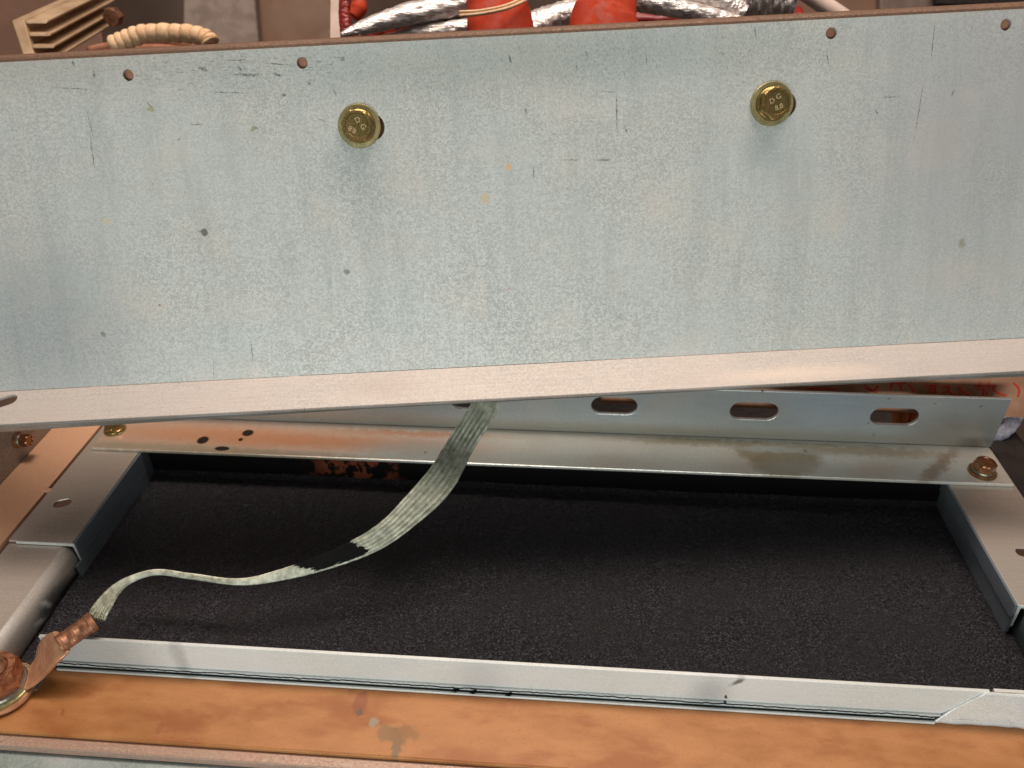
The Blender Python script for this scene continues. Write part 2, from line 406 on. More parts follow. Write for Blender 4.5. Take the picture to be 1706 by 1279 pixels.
# ------------------------------------------------------------------ bolts
M_wz = yzinc('olive_zinc_washer', (142, 136, 96), (158, 150, 106))
M_wz.node_tree.nodes['Principled BSDF'].inputs['Metallic'].default_value = .4
def matrix(o, x, y, z):
    mm = Matrix.Identity(4)
    for i in range(3): mm[i][0] = x[i]; mm[i][1] = y[i]; mm[i][2] = z[i]; mm[i][3] = o[i]*S
    return mm
def ringmesh(rings, n=48, close0=True, close1=True):
    vs, fs = [], []
    for (rf, z) in rings:
        for k in range(n):
            a = 2*pi*k/n; r = rf(a) if callable(rf) else rf; vs.append((r*cos(a), r*sin(a), z))
    for i in range(len(rings)-1):
        for k in range(n): fs.append((i*n+k, i*n+(k+1) % n, (i+1)*n+(k+1) % n, (i+1)*n+k))
    if close0: fs.append(tuple(range(n))[::-1])
    if close1: fs.append(tuple(range((len(rings)-1)*n, len(rings)*n)))
    return vs, fs
hexr = lambda ap: (lambda a: ap/cos(((a+pi/6) % (pi/3))-pi/6))
def head_geo(ap, h, recess=True):
    hx = hexr(ap); cl = lambda c: (lambda a: min(hx(a), c))
    rg = [(hx, 0), (hx, h-.9), (cl(ap*1.10), h-.55), (cl(ap*.99), h)]
    if recess: rg += [(ap*.84, h), (ap*.80, h-.45), (ap*.3, h-.5), (.05, h-.5)]
    else: rg += [(ap*.6, h+.1), (.05, h+.1)]
    return ringmesh(rg)
def letters(txt_list, z, mat, parent):
    gs = []
    for (t, x, y, size, ang) in txt_list:
        cu = bpy.data.curves.new('raised_lettering', 'FONT'); cu.body = t; cu.size = size*S; cu.extrude = .12*S; cu.align_x = 'CENTER'; cu.align_y = 'CENTER'
        ob = bpy.data.objects.new('tmp', cu); sc.collection.objects.link(ob)
        dg = bpy.context.evaluated_depsgraph_get(); me = bpy.data.meshes.new_from_object(ob.evaluated_get(dg))
        c, s = cos(ang), sin(ang)
        gs.append(([(v.co.x/S*c-v.co.y/S*s+x, v.co.x/S*s+v.co.y/S*c+y, v.co.z/S+z) for v in me.vertices], [tuple(p.vertices) for p in me.polygons]))
        bpy.data.objects.remove(ob); bpy.data.meshes.remove(me)
    v, f = join_geo(gs); return M('raised_lettering', v, f, mat, parent, local=True)
def bolt(o, x, y, z, label, group, ap=5.9, h=5.2, wash=9.3, rot=0, mat=None, txt=None, spring=False, thin=1.3):
    c, s = cos(rot), sin(rot); x2 = x*c+y*s; y2 = -x*s+y*c
    r = empty('hex_bolt', None, label, 'bolt', group, matrix(o, x2, y2, z)); mat = mat or M_zinc
    v, f = ringmesh([(wash, 0), (wash, thin*.7), (wash-.35, thin), (ap*1.25, thin+.15), (.1, thin+.15)]); M('washer', v, f, M_wz if mat is M_zinc else mat, r, local=True)
    z0 = thin+.15
    if spring:
        v, f = ringmesh([(ap*1.12, z0), (ap*1.15, z0+.7), (ap*1.1, z0+1.4), (.1, z0+1.4)]); M('spring_washer', v, f, M_dullsteel, r, local=True); z0 += 1.4
    else:
        v, f = ringmesh([(ap*1.22, z0), (ap*1.18, z0+.5), (ap*1.12, z0+1.2), (.1, z0+1.3)]); M('collar', v, f, mat, r, local=True, smooth=True); z0 += .9
    v, f = head_geo(ap, h); M('head', [(a, b, q+z0) for a, b, q in v], f, mat, r, local=True)
    v, f = ringmesh([(ap*.6, -12), (ap*.6, 0.1)], 24); M('shank', v, f, mat, r, local=True)
    if txt: letters(txt, z0+h-.42, M_zinclet, r)
    return r
M_zinclet = simple('bright_zinc_lettering', (214, 196, 150), (230, 206, 168), .3, .6, 1)
M_dullsteel = simple('dull_steel', (120, 118, 108), (150, 146, 132), .4, .8, .5)
for (u, v, rd), lb, tx in zip(BOLTS, ('yellow zinc hex bolt on the left half of the big galvanised cover', 'yellow zinc hex bolt on the right half of the big galvanised cover'),
        ([('D', .6, 2.0, 3.1, .5), ('G', 2.6, -.9, 3.1, -.9), ('8.8', -2.0, -1.7, 2.9, 2.6)], [('D', -2.0, .6, 3.0, .25), ('G', .7, 2.3, 3.0, .25), ('8.8', 1.0, -1.9, 2.9, .35)])):
    q = onp(u+1, v+1, PO, nP)
    bolt(q+nP*.02, uX, uY, nP, lb, 'bolts through the big cover', 5.9, 5.0, 9.2, radians(rd), txt=None)
    r = [o for o in sc.objects if o.name.startswith('hex_bolt')][-1]
    c, s = cos(radians(rd)), sin(radians(rd))
    tx2 = [(t, x*c+y*s, -x*s+y*c, z, a-radians(rd)) for t, x, y, z, a in tx]
    letters(tx2, 1.45+.9+5.0-.42, M_zinclet, r)

# ================================================================== frame round the pit
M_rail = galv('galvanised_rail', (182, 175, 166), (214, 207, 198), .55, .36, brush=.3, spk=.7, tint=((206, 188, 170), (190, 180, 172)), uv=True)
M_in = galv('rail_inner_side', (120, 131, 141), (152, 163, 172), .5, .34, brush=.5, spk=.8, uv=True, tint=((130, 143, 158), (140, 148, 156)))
X, Y, Z = V(1, 0, 0), V(0, 1, 0), V(0, 0, 1)
M_white = galv('bright_aluminium_angle', (206, 212, 208), (230, 234, 230), .2, .42, brush=.15, spk=.4, tint=((232, 238, 240), (220, 224, 220)),
    stains_and_tones=[(293, 5, 7, 9, 0, .9, (120, 132, 142), .4), (14, 9, 34, 30, 0, .5, (112, 114, 114), .5), (62, 9, 3, 20, 0, .8, (150, 156, 158), .5), (303, 13.5, 3.2, 1.3, 1.0, .7, (50, 52, 54), .8), (300, 2.2, .8, 1.0, 0, .4, (30, 34, 34), .95), (196, 6, 9, 16, 0, .9, (176, 182, 184), .4),  # grey patch at the left end paints in the lug's reflection and shadow
            (210, 18.4, 18, .7, 0, .6, (90, 88, 80), .7), (282, 18.7, 9, .6, 0, .6, (80, 78, 72), .6), (420, 18.6, 6, .8, 0, .6, (70, 70, 70), .6)])
# --- left rail, rear piece on top of the front piece
left = empty('side_rail', (-262, 290, 0), 'rear left sheet metal rail of the pit frame, slotted, lying over the front left piece', 'rail', 'sheet metal rails framing the pit')
hp = onz(104, 838, 0)
sheet('top_flange', V(-278.3, 255, 0), X, Y, [(0, 0), (33.5, 0), (33, 102), (0, 102)], [stadium(hp[0]+278.3, hp[1]-255, 1.6, 2.9, radians(20))], 1.4, M_rail, left, bevel=.25)
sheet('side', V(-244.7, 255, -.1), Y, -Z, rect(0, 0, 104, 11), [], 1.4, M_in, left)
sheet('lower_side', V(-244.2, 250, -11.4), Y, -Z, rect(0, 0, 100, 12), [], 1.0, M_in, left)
left2 = empty('side_rail', (-262, 200, 0), 'front left sheet metal rail of the pit frame, smeared, under the rear piece', 'rail', 'sheet metal rails framing the pit')
M_smear = galv('smeared_galvanised', (176, 170, 160), (206, 198, 188), .25, .6, brush=.35, spk=1.2, stains_and_tones=[(232, 15, 14, 5, .1, .6, (60, 72, 76), .8), (226, 12, 3.5, 1.3, .9, .8, (232, 236, 234), .8), (219, 16, 4, 1.0, .5, .8, (226, 232, 232), .8), (243, 19, 16, 3.2, .05, .5, (12, 12, 14), .97), (214, 20, 20, 2.4, 0, .5, (10, 10, 12), .97)])
sheet('top_flange', V(-278.3, 120, -1.9), X, Y, rect(0, 0, 27.8, 137), [], 1.4, M_rail, left2)
# curved shoulder running down into the pit
sh = [(-250.5+5*sin(t*pi/14), -6.9+5*cos(t*pi/14)) for t in range(8)]+[(-244.7, -22), (-246.7, -22)]+[(-250.5+3.6*sin(t*pi/14), -6.9+3.6*cos(t*pi/14)) for t in range(7, -1, -1)]
sweep('side', V(0, 0, 0), Y, sh, (X, Z), 150, 256, M_smear, left2, smooth=True)
# --- right rail
right = empty('side_rail', (222, 290, 0), 'rear right sheet metal rail of the pit frame beside the corner bolt', 'rail', 'sheet metal rails framing the pit')
hr = onz(1704, 920, 0)
sheet('top_flange', V(205, 246, 0), X, Y, rect(0, 0, 34.5, 111), [stadium(hr[0]-205+1.0, hr[1]-246, 1.6, 2.6, 0)], 1.4, M_rail, right, bevel=.25)
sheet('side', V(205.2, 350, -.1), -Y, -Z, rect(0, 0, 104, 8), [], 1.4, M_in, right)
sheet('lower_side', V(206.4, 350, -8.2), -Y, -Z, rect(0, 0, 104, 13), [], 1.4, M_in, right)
right2 = empty('side_rail', (222, 200, 0), 'front right sheet metal rail of the pit frame running out of view', 'rail', 'sheet metal rails framing the pit')
sheet('top_flange', V(214, 120, -1.9), X, Y, rect(0, 0, 26, 129), [], 1.4, M_rail, right2, bevel=.25)
shr = [(214-5.5*sin(t*pi/14), -7.4+5.5*cos(t*pi/14)) for t in range(8)]+[(208.2, -22), (209.7, -22)]+[(214-4.1*sin(t*pi/14), -7.4+4.1*cos(t*pi/14)) for t in range(7, -1, -1)]
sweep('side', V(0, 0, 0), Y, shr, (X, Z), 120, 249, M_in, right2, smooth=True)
sheet('joint_strip', V(205, 245.9, .1), X, Z, [(1.0, -14), (1.9, -14), (1.4, -1.5), (34, -1.5), (34, 0), (0, 0), (0, -2)], [], -.4, simple('bright_cut_edge', (206, 214, 210), (226, 230, 226), .4, .3, 1), right)
# bright cut edge of the rear left piece
sheet('joint_strip', V(-274, 254.9, .1), X, Z, [(0, -1.7), (29.6, -1.7), (29.6, -12), (30.4, -12), (30.4, 0), (0, 0)], [], -.4, simple('bright_cut_edge', (206, 214, 210), (226, 230, 226), .4, .3, 1), left)
# --- front angle
M_groove = simple('dark_green_groove', (52, 74, 72), (84, 104, 100), .5, .4, .3)
front = empty('front_angle', (-30, 200, -19), 'bright aluminium angle along the front of the pit above the orange sill', 'angle bar')
fx0, fx1 = -229.5, 175.5
sheet('face', V(-229, 200, -16.2), X, Z, [(0, 0), (404, 0), (390+0, 0), (392, 0), (404, 16.5), (0, 16.5)][0:1]+[(389, 0), (403, 16.5), (0, 16.5)], [], 1.4, M_white, front, bevel=.2)
sheet('lower_face', V(-229, 199.3, -19.2), X, Z, [(0, 0), (386, 0), (388.4, 2.93), (0, 2.93)], [], 1.3, M_white, front)
sheet('groove', V(-227, 197.9, -19.5), X, Y, rect(0, 0, 384, 1.25), [], .3, M_groove, front)
sheet('lip', V(-226, 197.2, -18.7), X, Y, rect(0, 0, 383, .95), [], 1.2, M_white, front, bevel=.2)
for (u, v) in ((758, 1150), (788, 1153), (847, 1157)):      # black dabs on the groove
    p = onz(u, v, -18.2); 
    prism('paint_dab', [p+V(-1.5, -.4, .05), p+V(.4, -.9, .05), p+V(1.9, .5, .05), p+V(1.2, 1.2, .05), p+V(-.9, .6, .05)], (0, 0, .25), M_black, front)
# crumpled corner piece at the right end of the front angle
cp = empty('corner_piece', (185, 200, -19), 'crumpled shiny metal corner piece at the right end of the front angle', 'corner piece')
M_foil = galv('crumpled_foil', (210, 214, 210), (240, 242, 238), .2, .4, brush=0, spk=.5, uv=False)
gv, gf = [], []; NX, NZ = 40, 16
for i in range(NX+1):
    for j in range(NZ+1):
        s, t = i/NX, j/NZ
        x = 156.8 + s*42 + t*15*(1-s); z = -20+t*20.2; y = 199.5-1.1*abs(noise.noise(Vector((x*.10+t*1.5, z*.05, 1))))-max(0,.35-t)*3.4
        gv.append((x, y, z))
for i in range(NX):
    for j in range(NZ): gf.append((i*(NZ+1)+j, (i+1)*(NZ+1)+j, (i+1)*(NZ+1)+j+1, i*(NZ+1)+j+1))
fo = M('folded_sheet', gv, gf, M_foil, cp, smooth=True); k = fo.modifiers.new('thick', 'SOLIDIFY'); k.thickness = .0008; k.offset = -1
box('inner_leg', (176, 200.6, -20), (204, 202, 0), M_foil, cp)

# --- rear angle
def rear_extra(a, c):
    return c
ster = []
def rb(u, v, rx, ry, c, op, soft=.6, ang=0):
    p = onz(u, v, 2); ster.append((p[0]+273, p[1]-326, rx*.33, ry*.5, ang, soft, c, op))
rb(330, 722, 330, 24, (216, 156, 114), .8, .9); rb(540, 735, 210, 13, (210, 150, 110), .75, .9); rb(690, 722, 130, 5, (206, 144, 104), .7, .8); rb(260, 745, 200, 8, (180, 166, 140), .8, .7)  # orange patches at the left paint a warm reflection into the flange colour
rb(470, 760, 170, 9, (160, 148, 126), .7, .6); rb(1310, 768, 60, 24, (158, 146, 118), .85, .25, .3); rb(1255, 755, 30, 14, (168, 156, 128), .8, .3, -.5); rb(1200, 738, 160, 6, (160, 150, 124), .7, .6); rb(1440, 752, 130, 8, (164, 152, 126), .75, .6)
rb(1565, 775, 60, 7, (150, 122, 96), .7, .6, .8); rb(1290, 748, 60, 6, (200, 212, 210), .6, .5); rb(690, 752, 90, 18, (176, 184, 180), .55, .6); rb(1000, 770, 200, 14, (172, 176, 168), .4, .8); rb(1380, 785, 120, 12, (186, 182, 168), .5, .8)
mks = []
for (u, v, rx, ry) in ((338, 733, 10, 7), (413, 721, 10, 6), (401, 732, 4, 3), (370, 747, 13, 4)): rb(u, v, rx, ry, (24, 22, 22), .97, .15)
for (u, v, rx, ry, ang) in ((1342, 751, 2.5, 2.5, 0), (709, 753, 2.5, 2, 0)):
    p = onz(u, v, 2); mks.append((p[0]+273, p[1]-326, rx*.34, ry*.5, ang))
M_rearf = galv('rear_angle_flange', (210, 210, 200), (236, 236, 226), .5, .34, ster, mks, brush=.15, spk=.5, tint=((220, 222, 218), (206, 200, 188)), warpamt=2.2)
webst = [(60, 20, 75, 14, 0, .6, (190, 140, 104), .8), (12, 30, 40, 12, 0, .8, (160, 140, 118), .8), (300, 3, 240, 4, 0, .8, (150, 142, 120), .6), (420, 26, 22, 14, 0, .8, (170, 184, 198), .5), (490, 10, 26, 12, 0, .8, (130, 118, 104), .6)]
M_rearw = galv('rear_angle_web', (150, 157, 156), (180, 186, 185), .6, .38, webst, [(x, y, .8, .5, .6) for x, y in ((448, 31), (455, 22), (473, 29), (441, 14), (446, 6), (497, 28), (380, 33))], brush=.2, spk=.8, tint=((176, 188, 192), (188, 182, 170)))
rear = empty('rear_angle_bar', (0, 340, 2), 'long slotted galvanised angle bar along the back edge of the pit', 'angle bar')
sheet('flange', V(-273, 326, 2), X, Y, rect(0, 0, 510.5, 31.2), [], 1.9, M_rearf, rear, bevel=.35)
wh = []
def onweb(u, v): return onp(u, v, (0, 357.2, 0), Y)
for (u0, v0, u1, v1) in ((1216, 671, 1297, 699), (1450, 680, 1531, 708), (985, 662, 1062, 690), (750, 655, 826, 682)):
    a, b = onweb(u0, (v0+v1)/2), onweb(u1, (v0+v1)/2); t, q = onweb((u0+u1)/2, v0), onweb((u0+u1)/2, v1)
    r = abs(t[2]-q[2])/2; wh.append(stadium((a[0]+b[0])/2+273, (t[2]+q[2])/2-2, (b[0]-a[0])/2-r, r))
sheet('web', V(-273, 357.2, 2), X, Z, rect(0, 0, 511.5, 33.2), wh, 2.0, M_rearw, rear, bevel=.35)

# --- sill, lower plate, left strip
def sill():
    a = Mat('orange_sill', .42, .15, .5); f = a.noise(.05, 5, .6, a.map(.6, 1.6, 1)); c = a.mix(a.ramp(f, .34, .66), (160, 106, 57), (174, 120, 70))
    c = a.mix(a.ramp(a.noise(.03, 4, .6, a.map(.7, 1.8, 1, 0, (30, 9, 2))), .46, .66, 0, .8), c, (142, 82, 34))
    c = a.mix(a.ramp(a.noise(1.1, 5, .75, a.map(.5, 1.4, 1)), .52, .72, 0, .4), c, (104, 60, 32))
    c = a.mix(a.ramp(a.noise(.9, 2, .5), .69, .73, 0, .55), c, (86, 52, 34))
    a.warp(.5, 4.0, 4)
    for (u, v, rx, ry, cc, op) in ((600, 1172, 12, 18, (130, 70, 44), .7), (600, 1186, 5, 5, (92, 76, 60), .8), (622, 1203, 8, 8, (140, 140, 124), .7), (645, 1220, 16, 13, (120, 96, 62), .7), (662, 1240, 8, 20, (104, 92, 72), .75),
                                   (672, 1225, 24, 14, (130, 92, 50), .75), (660, 1208, 12, 5, (170, 118, 66), .6), (682, 1236, 7, 5, (172, 120, 70), .6), (585, 1154, 6, 8, (150, 96, 56), .6), (266, 1212, 6, 9, (140, 84, 46), .6), (104, 1187, 4, 3, (120, 72, 48), .6)):
        p = onz(u, v, -20); q = SIL0; c = a.mix(a.math('MULTIPLY', a.mark(p[0]-q[0], p[1]-q[1], rx*.26, ry*.31, 0, .25), op), c, cc)
    a.vec = a.raw; a.col(c); a.rough(a.ramp(f, .3, .7, .36, .5)); a.bump(a.noise(.8, 4, .6), .05, .4); return a.m
SIL0 = V(0, 180, -20)
M_sill = sill()
sill_t = empty('orange_sill', SIL0, 'wide orange brown varnished metal sill in front of the aluminium angle', 'sill')
sill_t.location = Vector(SIL0)*S
prism('board', [(-420, 167.6, -20), (320, 167.6, -20), (320, 203, -20), (-227, 203, -20), (-232, 196, -20), (-262, 171, -20), (-420, 171, -20)][0:3]+[(-226, 203, -20), (-226, 199.6, -20), (-300, 199.6, -20), (-300, 167.6, -20)][0:3], (0, 0, -2.6), M_sill, sill_t, bevel=.7)
M_pink = galv('pinkish_worn_edge', (146, 118, 100), (186, 164, 148), .3, .45, uv=False, brush=.3, tint=((178, 138, 120), (160, 146, 132)))
lowp = empty('front_ledge', (0, 160, -30), 'worn pinkish ledge with a grey green plate under the orange sill', 'ledge')
box('ledge', (-420, 163.0, -27), (320, 168.5, -22.7), M_pink, lowp, bevel=.5)
box('plate', (-420, 60, -38), (320, 166, -27.4), galv('greenish_plate', (108, 122, 118), (146, 160, 154), .3, .5, uv=False), lowp)
M_beige = galv('warm_floor_strip', (206, 158, 124), (222, 178, 144), .1, .5, uv=False, spk=.6, tint=((210, 160, 126), (200, 160, 130)))
strip = empty('cabinet_strip', (-292, 290, -1), 'flat pinkish orange cabinet strip left of the pit frame', 'strip')
box('strip', (-309, 120, -3), (-280.9, 470, -.6), M_beige, strip, bevel=.2)
box('tab', (-281.4, 291.4, -2), (-277.6, 293.4, .15), M_beige, strip)
# grey pocket floor at the front left corner
pk = empty('base_plate', (-240, 200, -20), 'dark grey base plate in the front left corner under the cable lug', 'plate')
box('plate', (-262, 187, -19.95), (-229.3, 199.6, -19.4), galv('grey_base', (92, 98, 100), (124, 128, 128), .5, .4, uv=False), pk)

# --- pit walls (tub) and the black compound
tub = empty('pit_tub', (-20, 265, -30), 'dark copper coloured tub wall under the back edge, smeared with black paste', 'tub')
def tubmat():
    a = Mat('smeared_copper', .35, .3); f = a.noise(.09, 4, .7, a.map(1.2, 1, .8)); g = a.mark(-121-(-20), 0, 24, 300, 0, .4)
    k = a.math('MULTIPLY', a.ramp(f, .47, .53), g); c = a.mix(k, (15, 14, 14), (130, 70, 48)); a.col(c); return a.m
box('back_wall', (-243, 331, -34), (206, 333, -.1), tubmat(), tub)
box('bottom', (-250, 198, -36), (212, 334, -34), M_black, tub)
def sealmat():
    a = Mat('black_sealing_compound', .6, 0, .8)
    n1 = a.noise(1.1, 4, .75, a.map(1, 1.3, 1, .5)); n2 = a.noise(.035, 4, .65); n3 = a.noise(1.9, 3, .7)
    c = a.mix(a.ramp(n1, .47, .72), (9, 9, 11), (118, 117, 130)); c = a.mix(a.ramp(n2, .42, .62, 0, .5), c, (14, 14, 18))
    c = a.mix(a.ramp(n3, .655, .72, 0, .95), c, (206, 200, 202)); a.col(c)  # pale specks put the compound's glints into its colour
    a.rough(a.ramp(n2, .38, .62, .40, .56)); a.bump(a.math('ADD', n1, a.math('MULTIPLY', n3, .6)), 1.6, 1.0); return a.m
nx, ny = 720, 210; xs = np.linspace(-247.5, 212, nx); ys = np.linspace(198.6, 331, ny)
sv = []
for j in range(ny):
    for i in range(nx):
        x, y = xs[i], ys[j]
        z = -19.3+.8*noise.noise(Vector((x*.02, y*.035, 3)))+.45*noise.noise(Vector((x*.28, y*.42, 0)))+.38*noise.noise(Vector((x*.7, y*1.0, 5)))
        e = min(x+247, 212-x, y-198.6); z += 2.2*max(0, 1-e/6)**2+2.5*max(0, 1-(331-y)/3)**2
        sv.append((x, y, z))
idx = np.arange(nx*ny).reshape(ny, nx)
sf = np.stack([idx[:-1, :-1], idx[:-1, 1:], idx[1:, 1:], idx[1:, :-1]], -1).reshape(-1, 4)
seal = M('sealing_compound', sv, sf.tolist(), sealmat(), None, smooth=True, origin=(-20, 265, -19))
tag(seal, 'rough black sealing compound filling the rectangular pit', 'sealant')

# ================================================================== small bolts
pr = onz(1636, 786, 2.1)
bolt(pr, X, Y, Z, 'coppery hex bolt at the right end of the rear angle bar', 'bolts on the frame', 5.0, 4.6, 7.2, .2, M_zincred, spring=True, thin=1.0)
pr = onz(192, 716, 2.1)
bolt(pr, X, Y, Z, 'yellow hex bolt under the cover lip at the left end of the rear angle bar', 'bolts on the frame', 5.0, 2.2, 6.3, .5, M_zinc, thin=.8)
# left cabinet wall and its sideways bolt
M_lw = galv('left_wall_metal', (122, 108, 98), (152, 138, 126), .3, .5, uv=False, spk=.5, tint=((150, 124, 108), (130, 116, 108)))
lw = empty('cabinet_side_wall', (-310, 330, 60), 'grey brown cabinet side wall at the far left below the cover', 'wall')
lwx = float(onz(0, 838, 0)[0])
box('side_sheet', (-311.5, 120, -3), (-309.2, 520, 150), M_lw, lw)
pb = onp(30, 733, (-309, 0, 0), X)
bolt(pb, Y, Z, X, 'hex bolt sticking sideways out of the left cabinet wall', 'bolts on the frame', 3.2, 4.5, 4.6, .3, M_zincred, spring=True, thin=1.0)

# ================================================================== stud with nut, lug and braid
sc_c = onz(3, 1142, -15.0)
st = empty('stud_and_nut', (sc_c[0], sc_c[1], -20), 'coppery threaded stud with a hex nut and washer clamping the cable lug', 'nut and bolt')
def lring(name, rg, mat, parent, n=48, smooth=False, rot=0):
    v, f = ringmesh(rg, n); c, s = cos(rot), sin(rot)
    return M(name, [(sc_c[0]+x*c-y*s, sc_c[1]+x*s+y*c, z) for x, y, z in v], f, mat, parent, smooth=smooth)
M_wash = simple('greenish_zinc_washer', (150, 142, 96), (186, 180, 138), .33, .7, .4)
lring('washer', [(11.9, -16.4), (11.9, -15.2), (11.5, -14.9), (.2, -14.9)], M_wash, st)
lring('spring_washer', [(10.6, -14.9), (10.8, -13.9), (10.4, -13.0), (.2, -13.0)], M_dullsteel, st)
hx = hexr(8.9)
M_nut = simple('coppery_nut', (128, 78, 54), (176, 122, 90), .35, .6, .35, .05)
lring('nut', [(hx, -13.0), (hx, -4.4), (lambda a: min(hx(a), 9.3), -3.2), (6.6, -3.1), (5.9, -3.7)], M_nut, st, rot=.35)
thr = []
for k in range(16): thr += [(4.9, -8+k*1.1), (5.7, -7.45+k*1.1)]
lring('threaded_stud', [(4.9, -30)]+thr+[(4.4, 10.0), (.1, 10.2)], M_oldcopper, st, 32)

# braid path: (u, v, height of the strap, half width mm, roll of the strap)
BP = [(160, 1030, 6.5, 4.2, 20), (170, 1012, 7, 4.0, 40), (190, 985, 8, 2.6, 60), (218, 965, 9, 1.6, 55), (262, 953, 10, 1.3, 40), (320, 960, 9, 1.3, 60), (400, 969, 8, 1.5, 0), (470, 957, 8, 2.6, 0), (540, 936, 12, 3.8, 0),
      (606, 909, 17, 4.9, 0), (650, 882, 23, 5.6, 0), (690, 846, 29, 6.7, 0), (718, 818, 33, 7.3, 0), (742, 787, 37, 7.3, 0), (766, 744, 42, 6.7, 0), (786, 712, 48, 6.7, 0), (804, 684, 55, 6.8, 0), (818, 652, 64, 6.8, 0)]
ctrl = [onz(u, v, z) for u, v, z, _, _ in BP]
NB = 420
path = spline(ctrl, NB); wd = spline([(b[3], b[4], 0) for b in BP], NB)
T = np.gradient(path, axis=0); T /= np.linalg.norm(T, axis=1)[:, None]
# strap faces the light/camera side; the roll turns it about its own axis
view0 = -FW
Sd = np.cross(T, view0); Sd /= np.linalg.norm(Sd, axis=1)[:, None]; Nn = np.cross(Sd, T)
wid = wd[:, 0]; hw = np.maximum(wid, 1.2); W0 = 8.8
th = np.where(hw < 6, 1.45-.06*hw, 1.1)
arc = np.concatenate([[0], np.cumsum(np.linalg.norm(np.diff(path, axis=0), axis=1))])
iA = int(np.argmin([abs(p[0]-onz(512, 942, 10)[0]) for p in path])); iB = int(np.argmin([abs(p[0]-onz(604, 909, 17)[0]) for p in path]))
BLK = []
def blackened(i, tri, side):
    if tri > -.8 and side <= 0 or tri > .72+.1*noise.noise(Vector((i*.15, 0, 0))): return False
    sl = 7*tri+5*noise.noise(Vector((tri*4, i*.05, 3)))
    return iA+sl < i < iB+sl*.8
def strand(ph, sgn, off, pitch=30., rr=.23):
    cen = []; flag = []
    for i in range(NB):
        a = ph+sgn*2*pi*arc[i]/pitch
        x = a/pi % 2; tri = 1-abs(x-1)*2        # triangle wave across the flattened tube
        lap = cos(12*a/1.0)*.30
        side = 1 if x < 1 else -1
        edge = 1-abs(tri)**6; flag.append(blackened(i, tri, side))
        o = path[i]+Sd[i]*(tri*hw[i]+0)+Nn[i]*(side*(th[i]*.55+lap*sgn)*max(edge, .0))
        o = o+T[i]*off
        cen.append(o)
    cen = np.array(cen)
    vs, fs = [], []
    for i in range(NB):
        for k in range(4):
            a = pi/2*k+pi/4; vs.append(cen[i]+Nn[i]*cos(a)*rr+Sd[i]*sin(a)*rr)
    for i in range(NB-1):
        for k in range(4): fs.append((i*4+k, i*4+(k+1) % 4, (i+1)*4+(k+1) % 4, (i+1)*4+k)); BLK.append(flag[i])
    return vs, fs
braid = empty('earthing_braid', path[0], 'silver tinned copper braid strap sagging across the black pit to a copper lug', 'braided strap')
gs = []
for k in range(16):
    for sgn in (1, -1):
        for w_ in (-.62, 0, .62): gs.append(strand(2*pi*k/16, sgn, w_))
v, f = join_geo(gs)
ww = M('woven_wires', v, f, M_tin, braid, smooth=True); ww.data.materials.append(M_black)
ww.data.polygons.foreach_set('material_index', [int(b) for b in BLK])
# dark core so that no light shows between the wires
cv, cf = [], []
for i in range(NB):
    for (a, b) in ((-.93, 0), (-.6, .5), (0, .6), (.6, .5), (.93, 0), (.6, -.5), (0, -.6), (-.6, -.5)): cv.append(path[i]+Sd[i]*a*hw[i]+Nn[i]*b*th[i]*.62)
for i in range(NB-1):
    for k in range(8): cf.append((i*8+k, (i+1)*8+k, (i+1)*8+(k+1) % 8, i*8+(k+1) % 8))
co = M('core', cv, cf, simple('dark_wire_core', (56, 56, 48), (84, 84, 72), .6, .3, .6), braid); co.data.materials.append(M_black)
for q_, p_ in enumerate(co.data.polygons): p_.material_index = int(iA < q_//8 < iB)
sw = []
for k in range(9):
    a0 = random.randint(2, 14); q = path[a0]+Sd[a0]*random.uniform(-1, 1)*hw[a0]+Nn[a0]*1.2
    e = q+T[a0]*random.uniform(-1, 5)+Sd[a0]*random.uniform(-3, 3)+Nn[a0]*random.uniform(.6, 2)
    sw.append(tube_geo(spline([q, (q+e)/2+Nn[a0]*.6, e], 8), .14, 5))
v, f = join_geo(sw); M('frayed_wires', v, f, M_tin, braid, smooth=True)
# the copper lug: barrel, neck, tongue ring
e0 = path[0]; bdir = onz(92, 1072, -3)-onz(150, 1038, 1); b0 = onz(152, 1037, 6.0); b1 = onz(98, 1073, 4.2)
lug = M('lug', *(lambda: (lambda g: (g[0], g[1]))(tube_geo(np.array([b0+(b1-b0)*t for t in np.linspace(0, 1, 26)]), [4.9*(1+.04*sin(t*9)) for t in range(26)], 20, sq=.72,
        rfun=lambda i, a: 1-.2*(np.exp(-((i-9)/2.2)**2)+np.exp(-((i-18)/2.2)**2))*max(0, cos(a)))))(), M_oldcopper, braid, smooth=True)
# tongue as one swept flat bar widening into the ring
c0 = np.array([sc_c[0], sc_c[1], -16.6]); tp = [b1+(b0-b1)*.16, b1, onz(82, 1086, -1), onz(58, 1112, -12), c0+(onz(58, 1112, -16.6)-c0)*.75]
tpp = spline(tp, 24); tw = np.interp(np.linspace(0, 1, 24), [0, .3, .55, 1], [4.8, 6.2, 7.6, 10.5])
tv, tf = [], []
dd = np.gradient(tpp, axis=0)
for i in range(24):
    d = dd[i]/np.linalg.norm(dd[i]); sd = np.cross(d, -FW*(1-i/23)+Z*(i/23)); sd /= np.linalg.norm(sd); nn = np.cross(sd, d)
    for (a, b) in ((-1, .9), (1, .9), (1, -.9), (-1, -.9)): tv.append(tpp[i]+sd*a*tw[i]+nn*b)
for i in range(23):
    for k in range(4): tf.append((i*4+k, (i+1)*4+k, (i+1)*4+(k+1) % 4, i*4+(k+1) % 4))
tf += [(0, 1, 2, 3), (95, 94, 93, 92)]
M('tongue', tv, tf, M_copper, lug, bevel=.3)
v, f = ringmesh([(12.9, -18.6), (13.1, -17.6), (12.9, -16.5), (5.2, -16.5)], 64)
